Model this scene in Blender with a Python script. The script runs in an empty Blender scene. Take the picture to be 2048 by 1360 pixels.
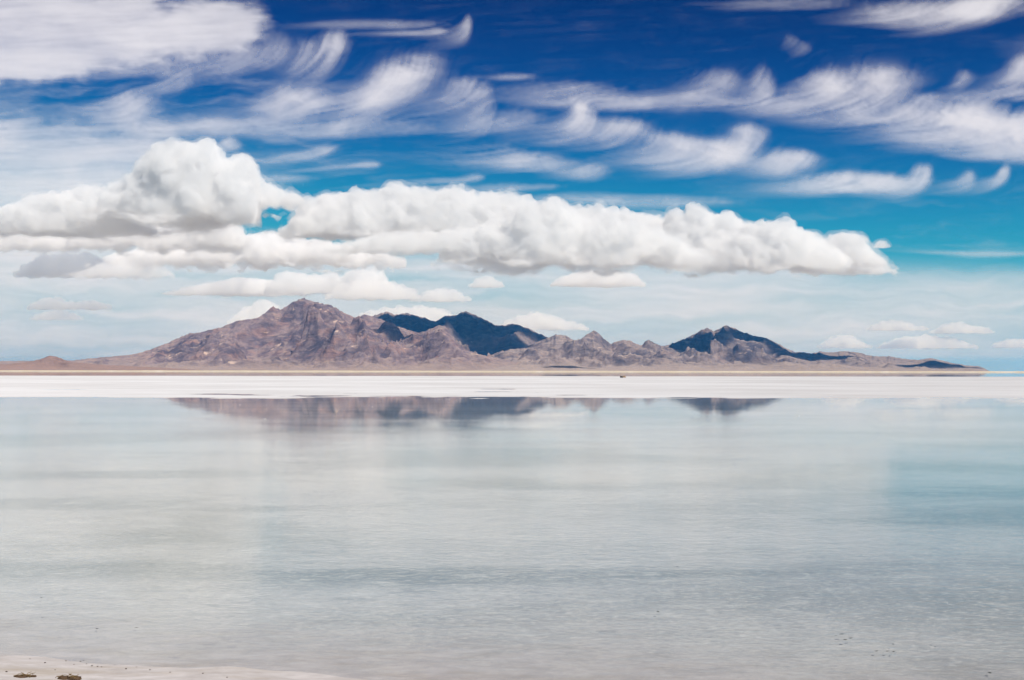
import bpy, math
import numpy as np
from mathutils import Matrix, Vector

sc = bpy.context.scene
col = sc.collection

# ------------------------------------------------------------------ camera
CAM_H = 1.9
FPX = 2196.0                       # focal length in pixels of a 2048 px wide frame
PITCH = math.atan((742.0 - 680.0) / FPX)
ROLL = math.radians(0.06)
cam = bpy.data.cameras.new('camera')
cam.sensor_width = 36.0
cam.lens = 36.0 * FPX / 2048.0
cam.clip_start = 0.1
cam.clip_end = 2000000.0
cam_o = bpy.data.objects.new('camera', cam)
CAM_M = (Matrix.Rotation(math.pi / 2 + PITCH, 4, 'X') @ Matrix.Rotation(ROLL, 4, 'Z'))
cam_o.matrix_world = Matrix.Translation((0, 0, CAM_H)) @ CAM_M
col.objects.link(cam_o)
sc.camera = cam_o
R3 = np.array(CAM_M.to_3x3())

# ------------------------------------------------------------------ sky and sun
SUN_EL = math.radians(50.0)
SUN_AZ = math.radians(180.0 - 42.0)          # compass angle from +Y towards +X: behind the camera, to the right
TO_SUN = np.array([math.sin(SUN_AZ) * math.cos(SUN_EL), math.cos(SUN_AZ) * math.cos(SUN_EL), math.sin(SUN_EL)])
world = bpy.data.worlds.new('World')
sc.world = world
world.use_nodes = True
wn = world.node_tree
wn.nodes.clear()
w_out = wn.nodes.new('ShaderNodeOutputWorld')
w_bg = wn.nodes.new('ShaderNodeBackground')
w_sky = wn.nodes.new('ShaderNodeTexSky')
w_sky.sky_type = 'NISHITA'
w_sky.sun_disc = False
w_sky.sun_elevation = SUN_EL
w_sky.sun_rotation = SUN_AZ
w_sky.altitude = 6000.0
w_sky.air_density = 1.0
w_sky.dust_density = 0.0
w_sky.ozone_density = 1.0
w_bg.inputs['Strength'].default_value = 0.10
# the lens wore a polariser: the whole sky is deepened by one contrast curve per channel, K c^n / (c^n + s)
def w_math(op, a, b):
    nd = wn.nodes.new('ShaderNodeMath'); nd.operation = op
    for s_, v_ in zip(nd.inputs, (a, b)):
        if isinstance(v_, (int, float)): s_.default_value = v_
        else: wn.links.new(v_, s_)
    return nd.outputs[0]
w_sep = wn.nodes.new('ShaderNodeSeparateColor')
w_com = wn.nodes.new('ShaderNodeCombineColor')
wn.links.new(w_sky.outputs[0], w_sep.inputs[0])
for i_, (k_, s_, n_) in enumerate(((3.8, 0.030, 4.0), (4.5, 0.0066, 4.0), (5.3, 0.0150, 4.0))):
    c3 = w_math('POWER', w_math('MULTIPLY', w_sep.outputs[i_], 0.1), n_)
    wn.links.new(w_math('DIVIDE', w_math('MULTIPLY', c3, k_), w_math('ADD', c3, s_)), w_com.inputs[i_])
wn.links.new(w_com.outputs[0], w_bg.inputs['Color'])
wn.links.new(w_bg.outputs[0], w_out.inputs['Surface'])

sun = bpy.data.lights.new('sun', 'SUN')
sun.energy = 4.5
sun.angle = math.radians(0.53)
sun.color = (1.0, 0.955, 0.905)
sun_o = bpy.data.objects.new('sun', sun)
sun_o.rotation_euler = Vector(TO_SUN).to_track_quat('Z', 'Y').to_euler()
sun_o.location = (0, 0, 50)
col.objects.link(sun_o)

vs = sc.view_settings
vs.view_transform = 'Standard'
vs.look = 'None'
vs.exposure = 0.11
vs.gamma = 1.0
vs.use_curve_mapping = False
cy = sc.cycles
cy.use_denoising = True
cy.max_bounces = 24
cy.diffuse_bounces = 3
cy.glossy_bounces = 2
cy.transmission_bounces = 2
cy.transparent_max_bounces = 24
cy.volume_bounces = 10
cy.caustics_reflective = False
cy.caustics_refractive = False
cy.use_adaptive_sampling = True
cy.adaptive_threshold = 0.02
cy.sample_clamp_indirect = 6.0


# ------------------------------------------------------------------ helpers
def ray(px, py):
    """unit directions of photo pixels (2048 x 1360)"""
    px = np.asarray(px, float); py = np.asarray(py, float)
    v = np.stack([(px - 1024.0) / FPX, (680.0 - py) / FPX, -np.ones_like(px + py)], -1)
    v = v / np.linalg.norm(v, axis=-1, keepdims=True)
    return v @ R3.T


def at_dist(px, py, Y):
    """the point of a pixel's direction at forward distance Y"""
    d = ray(px, py)
    t = Y / d[..., 1]
    p = d * t[..., None]
    p[..., 2] += CAM_H
    return p


def on_ground(px, py, z=0.0):
    d = ray(px, py)
    t = (z - CAM_H) / d[..., 2]
    p = d * t[..., None]
    p[..., 2] += CAM_H
    return p


_rng = np.random.RandomState(7)
_PERM = np.tile(_rng.permutation(256), 3).astype(np.int32)
_A = _rng.rand(256) * 2 * np.pi
_G2 = np.stack([np.cos(_A), np.sin(_A)], -1)
_G3 = _rng.randn(256, 3)
_G3 /= np.linalg.norm(_G3, axis=1, keepdims=True)
_G3 *= 1.3


def noise2(x, y, seed=0):
    x = np.asarray(x, float) + seed * 17.31; y = np.asarray(y, float) + seed * 9.77
    xi = np.floor(x).astype(np.int32); yi = np.floor(y).astype(np.int32)
    xf = x - xi; yf = y - yi
    u = xf * xf * xf * (xf * (xf * 6 - 15) + 10); v = yf * yf * yf * (yf * (yf * 6 - 15) + 10)
    xi &= 255; yi &= 255

    def g(ix, iy, fx, fy):
        h = _PERM[_PERM[ix & 255] + (iy & 255)]
        return _G2[h, 0] * fx + _G2[h, 1] * fy
    a = g(xi, yi, xf, yf); b = g(xi + 1, yi, xf - 1, yf)
    c = g(xi, yi + 1, xf, yf - 1); d = g(xi + 1, yi + 1, xf - 1, yf - 1)
    return ((a + u * (b - a)) * (1 - v) + (c + u * (d - c)) * v) * 1.5


def noise3(x, y, z, seed=0):
    x = x + seed * 13.7; y = y + seed * 7.1; z = z + seed * 3.3
    xi = np.floor(x).astype(np.int32); yi = np.floor(y).astype(np.int32); zi = np.floor(z).astype(np.int32)
    xf = x - xi; yf = y - yi; zf = z - zi
    u, v, w = [t * t * (3 - 2 * t) for t in (xf, yf, zf)]
    r = 0
    for dx in (0, 1):
        for dy in (0, 1):
            for dz in (0, 1):
                h = _PERM[_PERM[_PERM[(xi + dx) & 255] + ((yi + dy) & 255)] + ((zi + dz) & 255)]
                g = _G3[h]
                val = g[..., 0] * (xf - dx) + g[..., 1] * (yf - dy) + g[..., 2] * (zf - dz)
                r = r + val * (u if dx else 1 - u) * (v if dy else 1 - v) * (w if dz else 1 - w)
    return r


def fbm2(x, y, oct=5, seed=0, gain=0.5, lac=2.03):
    r = 0; a = 1.0; f = 1.0; n = 0
    for i in range(oct):
        r = r + a * noise2(x * f, y * f, seed + i); n += a
        a *= gain; f *= lac
    return r / n


def ridged2(x, y, oct=5, seed=0, gain=0.5, lac=2.07):
    r = 0; a = 1.0; f = 1.0; n = 0; w = 1.0
    for i in range(oct):
        s = (1 - np.abs(noise2(x * f, y * f, seed + i) * 1.4)) ** 2
        s = s * w
        w = np.clip(s * 1.6, 0, 1)
        r = r + a * s; n += a
        a *= gain; f *= lac
    return r / n


def smooth(a, b, x):
    t = np.clip((x - a) / (b - a), 0, 1)
    return t * t * (3 - 2 * t)


def mesh_object(name, verts, faces, mat, parent=None, smooth_shade=True):
    me = bpy.data.meshes.new(name)
    verts = np.asarray(verts, np.float32); faces = np.asarray(faces, np.int32)
    n = faces.shape[1]
    me.vertices.add(len(verts)); me.vertices.foreach_set('co', verts.ravel())
    me.loops.add(faces.size); me.loops.foreach_set('vertex_index', faces.ravel())
    me.polygons.add(len(faces))
    me.polygons.foreach_set('loop_start', np.arange(0, faces.size, n, dtype=np.int32))
    me.polygons.foreach_set('loop_total', np.full(len(faces), n, np.int32))
    me.update(calc_edges=True)
    me.polygons.foreach_set('use_smooth', np.full(len(faces), smooth_shade, bool))
    me.validate()
    if mat: me.materials.append(mat)
    o = bpy.data.objects.new(name, me)
    col.objects.link(o)
    if parent: o.parent = parent
    return o


def grid_faces(nr, nc):
    i = np.arange(nr - 1)[:, None] * nc + np.arange(nc - 1)[None, :]
    return np.stack([i, i + 1, i + nc + 1, i + nc], -1).reshape(-1, 4)


def tag(o, label=None, cat=None, group=None, kind=None):
    if label: o['label'] = label
    if cat: o['category'] = cat
    if group: o['group'] = group
    if kind: o['kind'] = kind
    return o


def new_mat(name):
    m = bpy.data.materials.new(name); m.use_nodes = True
    nt = m.node_tree; nt.nodes.clear()
    out = nt.nodes.new('ShaderNodeOutputMaterial')
    return m, nt, out


class NT:
    """small wrapper for building node trees"""
    def __init__(self, nt): self.nt = nt

    def n(self, typ, props=None, **inp):
        nd = self.nt.nodes.new(typ)
        for k, v in (props or {}).items(): setattr(nd, k, v)
        for k, v in inp.items():
            key = int(k[1:]) if k[0] == '_' and k[1:].isdigit() else k.replace('_', ' ')
            s = nd.inputs[key]
            if hasattr(v, 'is_output') or isinstance(v, bpy.types.NodeSocket): self.nt.links.new(v, s)
            else: s.default_value = v
        return nd

    def math(self, op, a, b=0.0, clamp=False):
        return self.n('ShaderNodeMath', {'operation': op, 'use_clamp': clamp}, _0=a, _1=b).outputs[0]

    def mix(self, f, a, b):
        nd = self.nt.nodes.new('ShaderNodeMix'); nd.data_type = 'RGBA'
        for s, v in ((nd.inputs[0], f), (nd.inputs[6], a), (nd.inputs[7], b)):
            if isinstance(v, bpy.types.NodeSocket): self.nt.links.new(v, s)
            else: s.default_value = v if not isinstance(v, tuple) or len(v) == 4 else (*v, 1)
        return nd.outputs[2]

    def ramp(self, f, lo, hi):
        return self.n('ShaderNodeMapRange', {'interpolation_type': 'SMOOTHSTEP'}, Value=f, From_Min=lo, From_Max=hi).outputs[0]

    def noise(self, vec, scale, detail=5.0, rough=0.55, dist=0.0):
        return self.n('ShaderNodeTexNoise', Vector=vec, Scale=scale, Detail=detail, Roughness=rough, Distortion=dist).outputs['Fac']

    def pos(self): return self.n('ShaderNodeNewGeometry').outputs['Position']

    def scaled(self, vec, s):
        return self.n('ShaderNodeVectorMath', {'operation': 'MULTIPLY'}, _0=vec, _1=s).outputs[0]


# ------------------------------------------------------------------ ground, water, far bank
def shore_y(x):
    """forward distance of the near waterline"""
    return 6.72 - 0.215 * (x + 1.6) + 0.10 * noise2(x * 0.9, 3.3) + 0.03 * noise2(x * 4.0, 8.3)


def ground_z(x, y):
    near = smooth(0.0, 1.0, (shore_y(x) + 0.55 - y) / 1.3)
    z = -0.045 - 0.012 * smooth(10, 30, y) + 0.010 * fbm2(x * 0.45, y * 0.22, 4, 2) + 0.004 * noise2(x * 2.2, y * 1.6, 5)
    z = z + 0.034 * smooth(0.0, 1.0, (shore_y(x) + 2.8 - y) / 2.8) * smooth(0, 2, y)
    z = z + near * 0.085 + near * 0.012 * fbm2(x * 3.0, y * 3.0, 4, 9)
    # far salt bar between the pool and the distant water
    farz = smooth(50, 98, y) * 0.085
    z = z + farz + smooth(58, 84, y) * (0.055 * fbm2(x * 0.045, y * 0.10, 5, 21) + 0.026 * fbm2(x * 0.17, y * 0.30, 4, 25)) * (1 - smooth(120, 200, y))
    z = z - smooth(395, 440, y) * 0.16
    z = z + smooth(2500, 2620, y) * 1.1
    return z


ys = np.concatenate([np.linspace(-14, 4.0, 14)[:-1], np.geomspace(4.0, 60.0, 210)[:-1], np.linspace(60, 110, 120)[:-1],
                     np.geomspace(110, 2400, 70)[:-1], np.linspace(2400, 2700, 14)[:-1], np.geomspace(2700, 70000, 42)])
cs = np.linspace(-1, 1, 360)
cs = np.sign(cs) * np.abs(cs) ** 1.12
XX = cs[None, :] * (14.0 + 0.78 * np.clip(ys, 0, None))[:, None]
YY = np.repeat(ys[:, None], len(cs), 1)
ZZ = ground_z(XX, YY)

m_salt, nt, out = new_mat('salt_crust')
t = NT(nt)
P = t.pos()
sep = t.n('ShaderNodeSeparateXYZ', Vector=P)
zpos = sep.outputs[2]; ypos = sep.outputs[1]
big = t.noise(t.scaled(P, (0.10, 0.22, 0.0)), 1.0, 5, 0.6, 0.4)
fine = t.noise(t.scaled(P, (1.6, 2.6, 1.0)), 2.2, 8, 0.68, 0.3)
grain = t.noise(P, 55.0, 4, 0.7)
dry = t.mix(t.ramp(fine, 0.3, 0.7), (0.37, 0.340, 0.325), (0.50, 0.47, 0.46))
dry = t.mix(t.math('MULTIPLY', t.ramp(t.noise(t.scaled(P, (1.2, 5.0, 1.0)), 1.0, 7, 0.68), 0.46, 0.66), 0.6), dry, (0.33, 0.28, 0.22))
bed = t.mix(t.ramp(big, 0.38, 0.56), (0.255, 0.28, 0.265), (0.50, 0.505, 0.49))
bed = t.mix(t.ramp(fine, 0.30, 0.72), t.mix(0.22, bed, (0.26, 0.29, 0.28)), bed)
speck = t.noise(t.scaled(P, (7.0, 10.0, 1.0)), 2.0, 5, 0.7)
speck2 = t.noise(t.scaled(P, (1.9, 3.0, 1.0)), 1.0, 6, 0.72, 0.3)
bed = t.mix(t.math('MULTIPLY', t.ramp(speck2, 0.52, 0.68), 0.5), bed, (0.62, 0.625, 0.60))
bed = t.mix(t.math('MULTIPLY', t.ramp(speck2, 0.47, 0.33), 0.5), bed, (0.28, 0.30, 0.29))
bed = t.mix(t.math('MULTIPLY', t.ramp(speck, 0.50, 0.72), 0.8), bed, (0.66, 0.66, 0.64))
bed = t.mix(t.math('MULTIPLY', t.ramp(speck, 0.49, 0.28), 0.65), bed, (0.26, 0.28, 0.27))
bed = t.mix(t.math('MULTIPLY', t.ramp(t.noise(t.scaled(P, (2.0, 5.0, 1.0)), 1.6, 7, 0.65), 0.60, 0.74), 0.45), bed, (0.25, 0.27, 0.26))
wet = t.ramp(t.math('ADD', zpos, t.math('MULTIPLY', t.math('SUBTRACT', fine, 0.5), 0.02)), -0.048, 0.006)
base = t.mix(wet, bed, dry)
# drier, whiter crust far out
far = t.math('MULTIPLY', t.ramp(ypos, 55.0, 85.0), t.ramp(zpos, -0.03, 0.01))
base = t.mix(far, base, t.mix(t.ramp(t.noise(t.scaled(P, (0.03, 0.035, 0)), 1.0, 7, 0.66), 0.32, 0.66), (0.515, 0.50, 0.495), (0.63, 0.62, 0.62)))
land = t.ramp(ypos, 2480.0, 2600.0)
base = t.mix(land, base, (0.50, 0.465, 0.42))
bmp = t.n('ShaderNodeBump', Strength=0.35, Distance=0.02, Height=t.math('ADD', t.math('MULTIPLY', fine, 1.0), t.math('MULTIPLY', grain, 0.25)))
bs = t.n('ShaderNodeBsdfDiffuse', Color=base, Roughness=0.6, Normal=bmp.outputs[0])
nt.links.new(bs.outputs[0], out.inputs['Surface'])

ground = mesh_object('ground', np.stack([XX, YY, ZZ], -1).reshape(-1, 3), grid_faces(*XX.shape), m_salt)
tag(ground, 'pale salt flat running out to the mountains', kind='structure')


def water_mat(name, ripple, rough, tint):
    m, nt, out = new_mat(name)
    t = NT(nt)
    P = t.pos()
    h1 = t.noise(t.scaled(P, (1.0, 1.7, 1.0)), 5.0, 4, 0.6, 0.3)
    h2 = t.noise(t.scaled(P, (0.22, 0.5, 1.0)), 1.0, 4, 0.55, 0.2)
    patch = t.ramp(t.noise(t.scaled(P, (0.035, 0.11, 1.0)), 1.0, 3, 0.55), 0.36, 0.66)
    h = t.math('ADD', t.math('MULTIPLY', h1, t.math('ADD', t.math('MULTIPLY', patch, 0.8), 0.35)), t.math('MULTIPLY', h2, 0.9))
    h = t.math('MULTIPLY', h, t.math('ADD', t.math('MULTIPLY', t.ramp(t.n('ShaderNodeSeparateXYZ', Vector=P).outputs[1], 55.0, 14.0), 2.6), 0.30))
    bmp = t.n('ShaderNodeBump', Strength=1.0, Distance=ripple, Height=h)
    yy_ = t.n('ShaderNodeSeparateXYZ', Vector=P).outputs[1]
    ro = t.math('ADD', t.math('MULTIPLY', t.ramp(yy_, 38.0, 12.0), 0.10), rough)
    gl = t.n('ShaderNodeBsdfGlossy', Color=(1, 1, 1, 1), Roughness=ro, Normal=bmp.outputs[0])
    tr = t.n('ShaderNodeBsdfTransparent', Color=tint)
    fr = t.n('ShaderNodeFresnel', IOR=1.35, Normal=bmp.outputs[0])
    mx = t.n('ShaderNodeMixShader', _0=fr.outputs[0], _1=tr.outputs[0], _2=gl.outputs[0])
    nt.links.new(mx.outputs[0], out.inputs['Surface'])
    return m


m_water = water_mat('shallow_water', 0.0014, 0.012, (0.975, 0.98, 0.975, 1))
m_water2 = water_mat('far_water', 0.0004, 0.02, (0.95, 0.97, 0.97, 1))


def sheet(name, x0, x1, y0, y1, z, mat, n=2):
    xs = np.linspace(x0, x1, n); yy = np.linspace(y0, y1, n)
    X, Y = np.meshgrid(xs, yy)
    return mesh_object(name, np.stack([X, Y, np.full_like(X, z)], -1).reshape(-1, 3), grid_faces(n, n), mat)


w1 = mesh_object('water', [(-16, 4.0, 0), (16, 4.0, 0), (95, 120, 0), (-95, 120, 0)], [(0, 1, 2, 3)], m_water)
tag(w1, 'shallow still pool reflecting mountains over a pale bed', kind='structure')
w2 = mesh_object('water', [(-320, 380, 0), (320, 380, 0), (2100, 2640, 0), (-2100, 2640, 0)], [(0, 1, 2, 3)], m_water2)
tag(w2, 'thin strip of distant water in front of the tan bank', kind='structure')

# the low tan bank on the far side of the distant water
m_bank, nt, out = new_mat('dry_grass_bank')
t = NT(nt)
P = t.pos()
b = t.mix(t.noise(t.scaled(P, (0.035, 0.01, 0.6)), 1.0, 6, 0.7), (0.44, 0.36, 0.25), (0.72, 0.63, 0.48))
b = t.mix(t.math('MULTIPLY', t.ramp(t.noise(t.scaled(P, (0.012, 0.01, 0.1)), 1.0, 5, 0.7), 0.52, 0.7), 0.5), b, (0.80, 0.74, 0.64))
bs = t.n('ShaderNodeBsdfDiffuse', Color=b)
nt.links.new(bs.outputs[0], out.inputs['Surface'])
bx = np.linspace(-2600, 2600, 700)
prof = [(-9, -0.3), (-4.0, 1.0), (-1.6, 0.93), (0.0, 1.0), (3.0, 1.02), (9.0, -0.3)]
hh = 2.4 + 0.35 * fbm2(bx * 0.01, 0, 4, 3) + 0.35 * noise2(bx * 0.12, 1.5, 4)
V = np.stack([np.stack([bx, np.full_like(bx, 2560 + p[0]) + 3.0 * noise2(bx * 0.004, 2.0), hh * p[1]], -1) for p in prof])
bank = mesh_object('embankment', V.reshape(-1, 3), grid_faces(len(prof), len(bx)), m_bank)
tag(bank, 'long low tan bank of dry earth at the foot of the mountains', kind='structure')

# ------------------------------------------------------------------ mountains
def rock_mat(name, dark, mid, tan, red, fan, seed):
    m, nt, out = new_mat(name)
    t = NT(nt)
    P0 = t.pos()
    P = t.n('ShaderNodeVectorMath', {'operation': 'ADD'}, _0=P0, _1=(seed * 977.0, seed * 313.0, 0)).outputs[0]
    g = t.n('ShaderNodeNewGeometry')
    nz = t.n('ShaderNodeSeparateXYZ', Vector=g.outputs['Normal']).outputs[2]
    z = t.n('ShaderNodeSeparateXYZ', Vector=P0).outputs[2]
    wv = t.n('ShaderNodeTexNoise', Vector=P, Scale=0.004, Detail=4.0)
    Pw = t.n('ShaderNodeVectorMath', {'operation': 'MULTIPLY_ADD'}, _0=wv.outputs['Color'], _1=(260, 260, 160), _2=P).outputs[0]
    n1 = t.noise(t.scaled(Pw, (0.0016, 0.0011, 0.0035)), 1.0, 6, 0.62)
    n2 = t.noise(t.scaled(Pw, (0.010, 0.006, 0.020)), 1.0, 6, 0.68)
    n3 = t.noise(t.scaled(Pw, (0.0045, 0.003, 0.012)), 1.0, 5, 0.6)
    c = t.mix(t.ramp(n1, 0.36, 0.62), dark, mid)
    c = t.mix(t.math('MULTIPLY', t.ramp(n3, 0.50, 0.66), 0.62), c, red)
    c = t.mix(t.math('MULTIPLY', t.ramp(n2, 0.42, 0.72), 0.45), c, t.mix(0.5, mid, tan))
    c = t.mix(t.math('MULTIPLY', t.ramp(n2, 0.56, 0.34), 0.55), c, t.mix(0.35, dark, (0.03, 0.03, 0.035)))
    # a few pale outcrops
    pale = t.math('MULTIPLY', t.ramp(t.noise(t.scaled(Pw, (0.006, 0.004, 0.022)), 1.0, 5, 0.62, 0.3), 0.625, 0.70), 0.85)
    c = t.mix(pale, c, tan)
    # flatter ground gathers pale scree, the toe is a sandy fan
    c = t.mix(t.math('MULTIPLY', t.ramp(t.math('ADD', nz, t.math('MULTIPLY', t.math('SUBTRACT', n2, 0.5), 0.25)), 0.90, 0.985), 0.55), c, fan)
    toe = t.ramp(t.math('ADD', z, t.math('MULTIPLY', n3, -150.0)), 20.0, -60.0)
    c = t.mix(t.math('MULTIPLY', toe, 0.75), c, fan)
    sp = t.noise(P, 0.045, 4, 0.7)
    c = t.mix(t.math('MULTIPLY', t.ramp(sp, 0.48, 0.70), 0.40), c, t.mix(0.5, c, (0.02, 0.025, 0.02)))
    bmp = t.n('ShaderNodeBump', Strength=0.85, Distance=26.0, Height=t.math('ADD', n2, t.math('MULTIPLY', t.noise(P, 0.022, 5, 0.65), 0.6)))
    bs = t.n('ShaderNodeBsdfDiffuse', Color=c, Roughness=0.8, Normal=bmp.outputs[0])
    nt.links.new(bs.outputs[0], out.inputs['Surface'])
    return m


def mountain(name, crest, D0, toe, back, mat, seed, rows=150, cstep=2.0, spur=1.0, wander=350.0, fan=0.10, jag=1.0, conc=1.35):
    cr = np.array(crest, float)
    u = np.arange(cr[0, 0], cr[-1, 0] + cstep, cstep)
    cy_ = np.interp(u, cr[:, 0], cr[:, 1])
    cy_ = cy_ + jag * (1.3 * noise2(u / 9.0, seed) + 0.8 * noise2(u / 4.3, seed + 3)) * np.clip((742 - cy_) / 30, 0, 1)
    dr = ray(u, cy_)
    tanx = dr[:, 0] / dr[:, 1]; tane = np.clip(dr[:, 2] / dr[:, 1], 0.00005, None)
    Dc = D0 + wander * fbm2(u / 160.0, seed * 1.7, 3, seed)
    tf = np.linspace(0, 1, int(rows * 0.8)); tb = np.linspace(0, 1, rows - len(tf) + 1)[1:]
    Yf = toe + (Dc[None, :] - toe) * tf[:, None] ** 0.9
    Yb = Dc[None, :] + back * tb[:, None]
    Y = np.concatenate([Yf, Yb]); X = Y * tanx[None, :]
    tt = np.concatenate([np.repeat(tf[:, None] ** 0.9, len(u), 1), 1 + np.repeat(tb[:, None], len(u), 1)])
    wx = 220 * fbm2(X / 900, Y / 900, 3, seed + 40); wy = 220 * fbm2(X / 900, Y / 900, 3, seed + 50)
    rg = ridged2((X + wx) / 760, (Y + wy) / 1250, 6, seed + 5, 0.52)
    rg2 = ridged2((X + wx) / 260, (Y + wy) / 380, 5, seed + 15, 0.55)
    front = np.clip(tt, 0, 1)
    te = np.clip(front + spur * 0.34 * (rg - 0.42) * np.sin(np.pi * np.clip(front, 0, 1)) ** 0.8, 0, 1.02)
    prof = fan * np.clip(front, 0, 1) ** 1.2 + (1 - fan) * smooth(0.18, 1.02, te) ** conc
    prof = np.where(tt > 1, (1 - smooth(0, 1.15, tt - 1)), prof)
    # the crest height seen at each place follows the outline of the nearest columns
    Hc = tane * Dc
    k = np.exp(-0.5 * (np.arange(-30, 31) / 11.0) ** 2); k /= k.sum()
    Hs = np.convolve(np.pad(Hc, 30, 'edge'), k, 'valid')
    low = smooth(0.45, 0.98, front)
    Hmix = Hs[None, :] * (1 - low) + Hc[None, :] * low
    Z = Hmix * prof
    relief = Hs[None, :] * np.sin(np.pi * np.clip(tt * 0.86, 0, 1)) ** 0.7
    Z = Z + spur * relief * (0.115 * (rg - 0.42) + 0.095 * (rg2 - 0.42)) * smooth(0.10, 0.5, front)
    # bring the seen outline back to the photograph's
    el = ((Z) / Y).max(0)
    q = tane / np.maximum(el, 1e-6)
    k2 = np.exp(-0.5 * (np.arange(-6, 7) / 2.0) ** 2); k2 /= k2.sum()
    q = np.convolve(np.pad(np.clip(q, 0.3, 2.5), 6, 'edge'), k2, 'valid')
    Z = Z * q[None, :]
    Z = Z + CAM_H - 1.2 * (1 - smooth(0, 0.08, front))
    Z[0] = -0.6; Z[-1] = -2.0
    edge = smooth(0, 10, np.arange(len(u))) * smooth(0, 10, np.arange(len(u))[::-1])
    Z = Z * edge[None, :] - 1.0 * (1 - edge[None, :])
    o = mesh_object(name, np.stack([X, Y, Z], -1).reshape(-1, 3), grid_faces(*X.shape), mat)
    return o


RD, RM, RT, RR, RF = (0.130, 0.096, 0.112), (0.275, 0.200, 0.200), (0.76, 0.57, 0.45), (0.400, 0.230, 0.180), (0.365, 0.280, 0.240)
m_r1 = rock_mat('brown_rock', RD, RM, RT, RR, RF, 1)
m_r2 = rock_mat('grey_rock', (0.118, 0.095, 0.102), (0.255, 0.200, 0.190), (0.64, 0.50, 0.41), (0.33, 0.225, 0.185), (0.42, 0.335, 0.29), 2)
m_r3 = rock_mat('red_rock', (0.12, 0.075, 0.068), (0.27, 0.165, 0.140), (0.46, 0.34, 0.27), (0.33, 0.165, 0.125), (0.33, 0.225, 0.185), 3)

MT = [
    ('left massif', [(-160, 722), (0, 722), (140, 721), (200, 715), (265, 709), (292, 702), (330, 688), (352, 678), (378, 667), (398, 665), (440, 655),
      (480, 640), (515, 637), (530, 625), (545, 613), (560, 619), (573, 613), (588, 602), (608, 597), (632, 604), (655, 609), (675, 617), (695, 629),
      (712, 635), (725, 629), (745, 632), (772, 642), (800, 654), (830, 664), (860, 676), (900, 692), (940, 707), (1000, 724), (1050, 740)],
     10200, 5600, 2600, m_r1, 11, dict(rows=210, cstep=1.9, spur=1.15), 'broad brown rocky mountain with the highest summit, pale outcrops on its slopes'),
    ('spur', [(600, 738), (680, 716), (740, 697), (785, 684), (820, 670), (850, 662), (866, 656), (876, 651), (890, 651), (897, 660), (904, 673), (915, 687),
      (930, 697), (950, 707), (1000, 717), (1060, 729), (1120, 740)],
     9300, 5400, 900, m_r1, 15, dict(rows=125, cstep=1.9, spur=1.0, wander=120), 'brown ridge ending in a blunt rock pinnacle'),
    ('peak', [(630, 700), (690, 645), (728, 634), (745, 632), (760, 627), (772, 623), (790, 629), (815, 626), (832, 631), (850, 636), (870, 643), (878, 640), (887, 632),
      (908, 631), (932, 622), (950, 630), (975, 641), (990, 650), (1005, 651), (1022, 648), (1035, 649), (1055, 656), (1080, 668), (1105, 678), (1150, 700),
      (1200, 722), (1260, 740)],
     12800, 8000, 2000, m_r2, 23, dict(rows=130, cstep=2.0, spur=0.9), 'dark blue shaded peak behind the brown mountain'),
    ('pinnacles', [(900, 740), (960, 716), (1020, 697), (1060, 689), (1095, 676), (1112, 669), (1132, 671), (1147, 680), (1160, 680), (1166, 673), (1178, 667),
      (1188, 660), (1200, 668), (1208, 678), (1222, 688), (1238, 681), (1258, 680), (1272, 688), (1285, 690), (1290, 683), (1298, 679), (1308, 686),
      (1324, 692), (1360, 700), (1420, 712), (1500, 728), (1570, 741)],
     11200, 5600, 1400, m_r2, 31, dict(rows=150, cstep=1.9, spur=1.0, wander=200, conc=1.7), 'row of small rounded rock knobs on a pale sloping ridge'),
    ('twin peak', [(1230, 728), (1290, 706), (1324, 693), (1345, 687), (1375, 675), (1400, 662), (1413, 655), (1427, 662), (1436, 659), (1452, 650), (1470, 657),
      (1485, 664), (1510, 672), (1530, 675), (1552, 685), (1575, 698), (1610, 712), (1700, 730), (1800, 741)],
     12600, 6200, 1800, m_r2, 37, dict(rows=160, cstep=1.9, spur=1.0), 'twin topped mountain with dark blue cloud shadow on its flanks'),
    ('tail', [(1500, 728), (1560, 708), (1600, 704), (1622, 707), (1640, 703), (1662, 705), (1690, 702), (1722, 706), (1742, 712), (1780, 713), (1812, 718),
      (1835, 720), (1860, 716), (1880, 720), (1905, 726), (1935, 731), (1957, 732), (1975, 739), (1988, 742)],
     11800, 6400, 1500, m_r2, 43, dict(rows=105, cstep=2.0, spur=0.9), 'long low ridge tapering down to the flat horizon'),
    ('foothills', [(930, 742), (990, 735), (1030, 729), (1060, 732), (1085, 734), (1112, 730), (1140, 726), (1165, 733), (1200, 735), (1260, 731), (1310, 734), (1360, 728),
      (1400, 733), (1450, 729), (1490, 726), (1530, 731), (1570, 722), (1610, 730), (1660, 727), (1710, 733), (1760, 735), (1830, 738), (1900, 742)],
     7600, 5000, 700, m_r2, 53, dict(rows=80, cstep=2.2, spur=1.2, wander=500), 'low grey foothills in front of the row of rock knobs'),
    ('mound', [(-160, 735), (-60, 731), (20, 728), (60, 723), (82, 718), (100, 711), (112, 713), (127, 719), (145, 724), (200, 729), (300, 734), (420, 741)],
     6600, 4600, 600, m_r3, 61, dict(rows=80, cstep=2.2, spur=1.0, wander=150), 'small reddish mound beside the brown mountain'),
]
for nm, crest, D0, toe, back, mat, seed, kw, lab in MT:
    o = mountain('mountain' if nm not in ('foothills', 'mound') else 'hill', crest, D0, toe, back, mat, seed, **kw)
    tag(o, lab, kind='structure')
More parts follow.
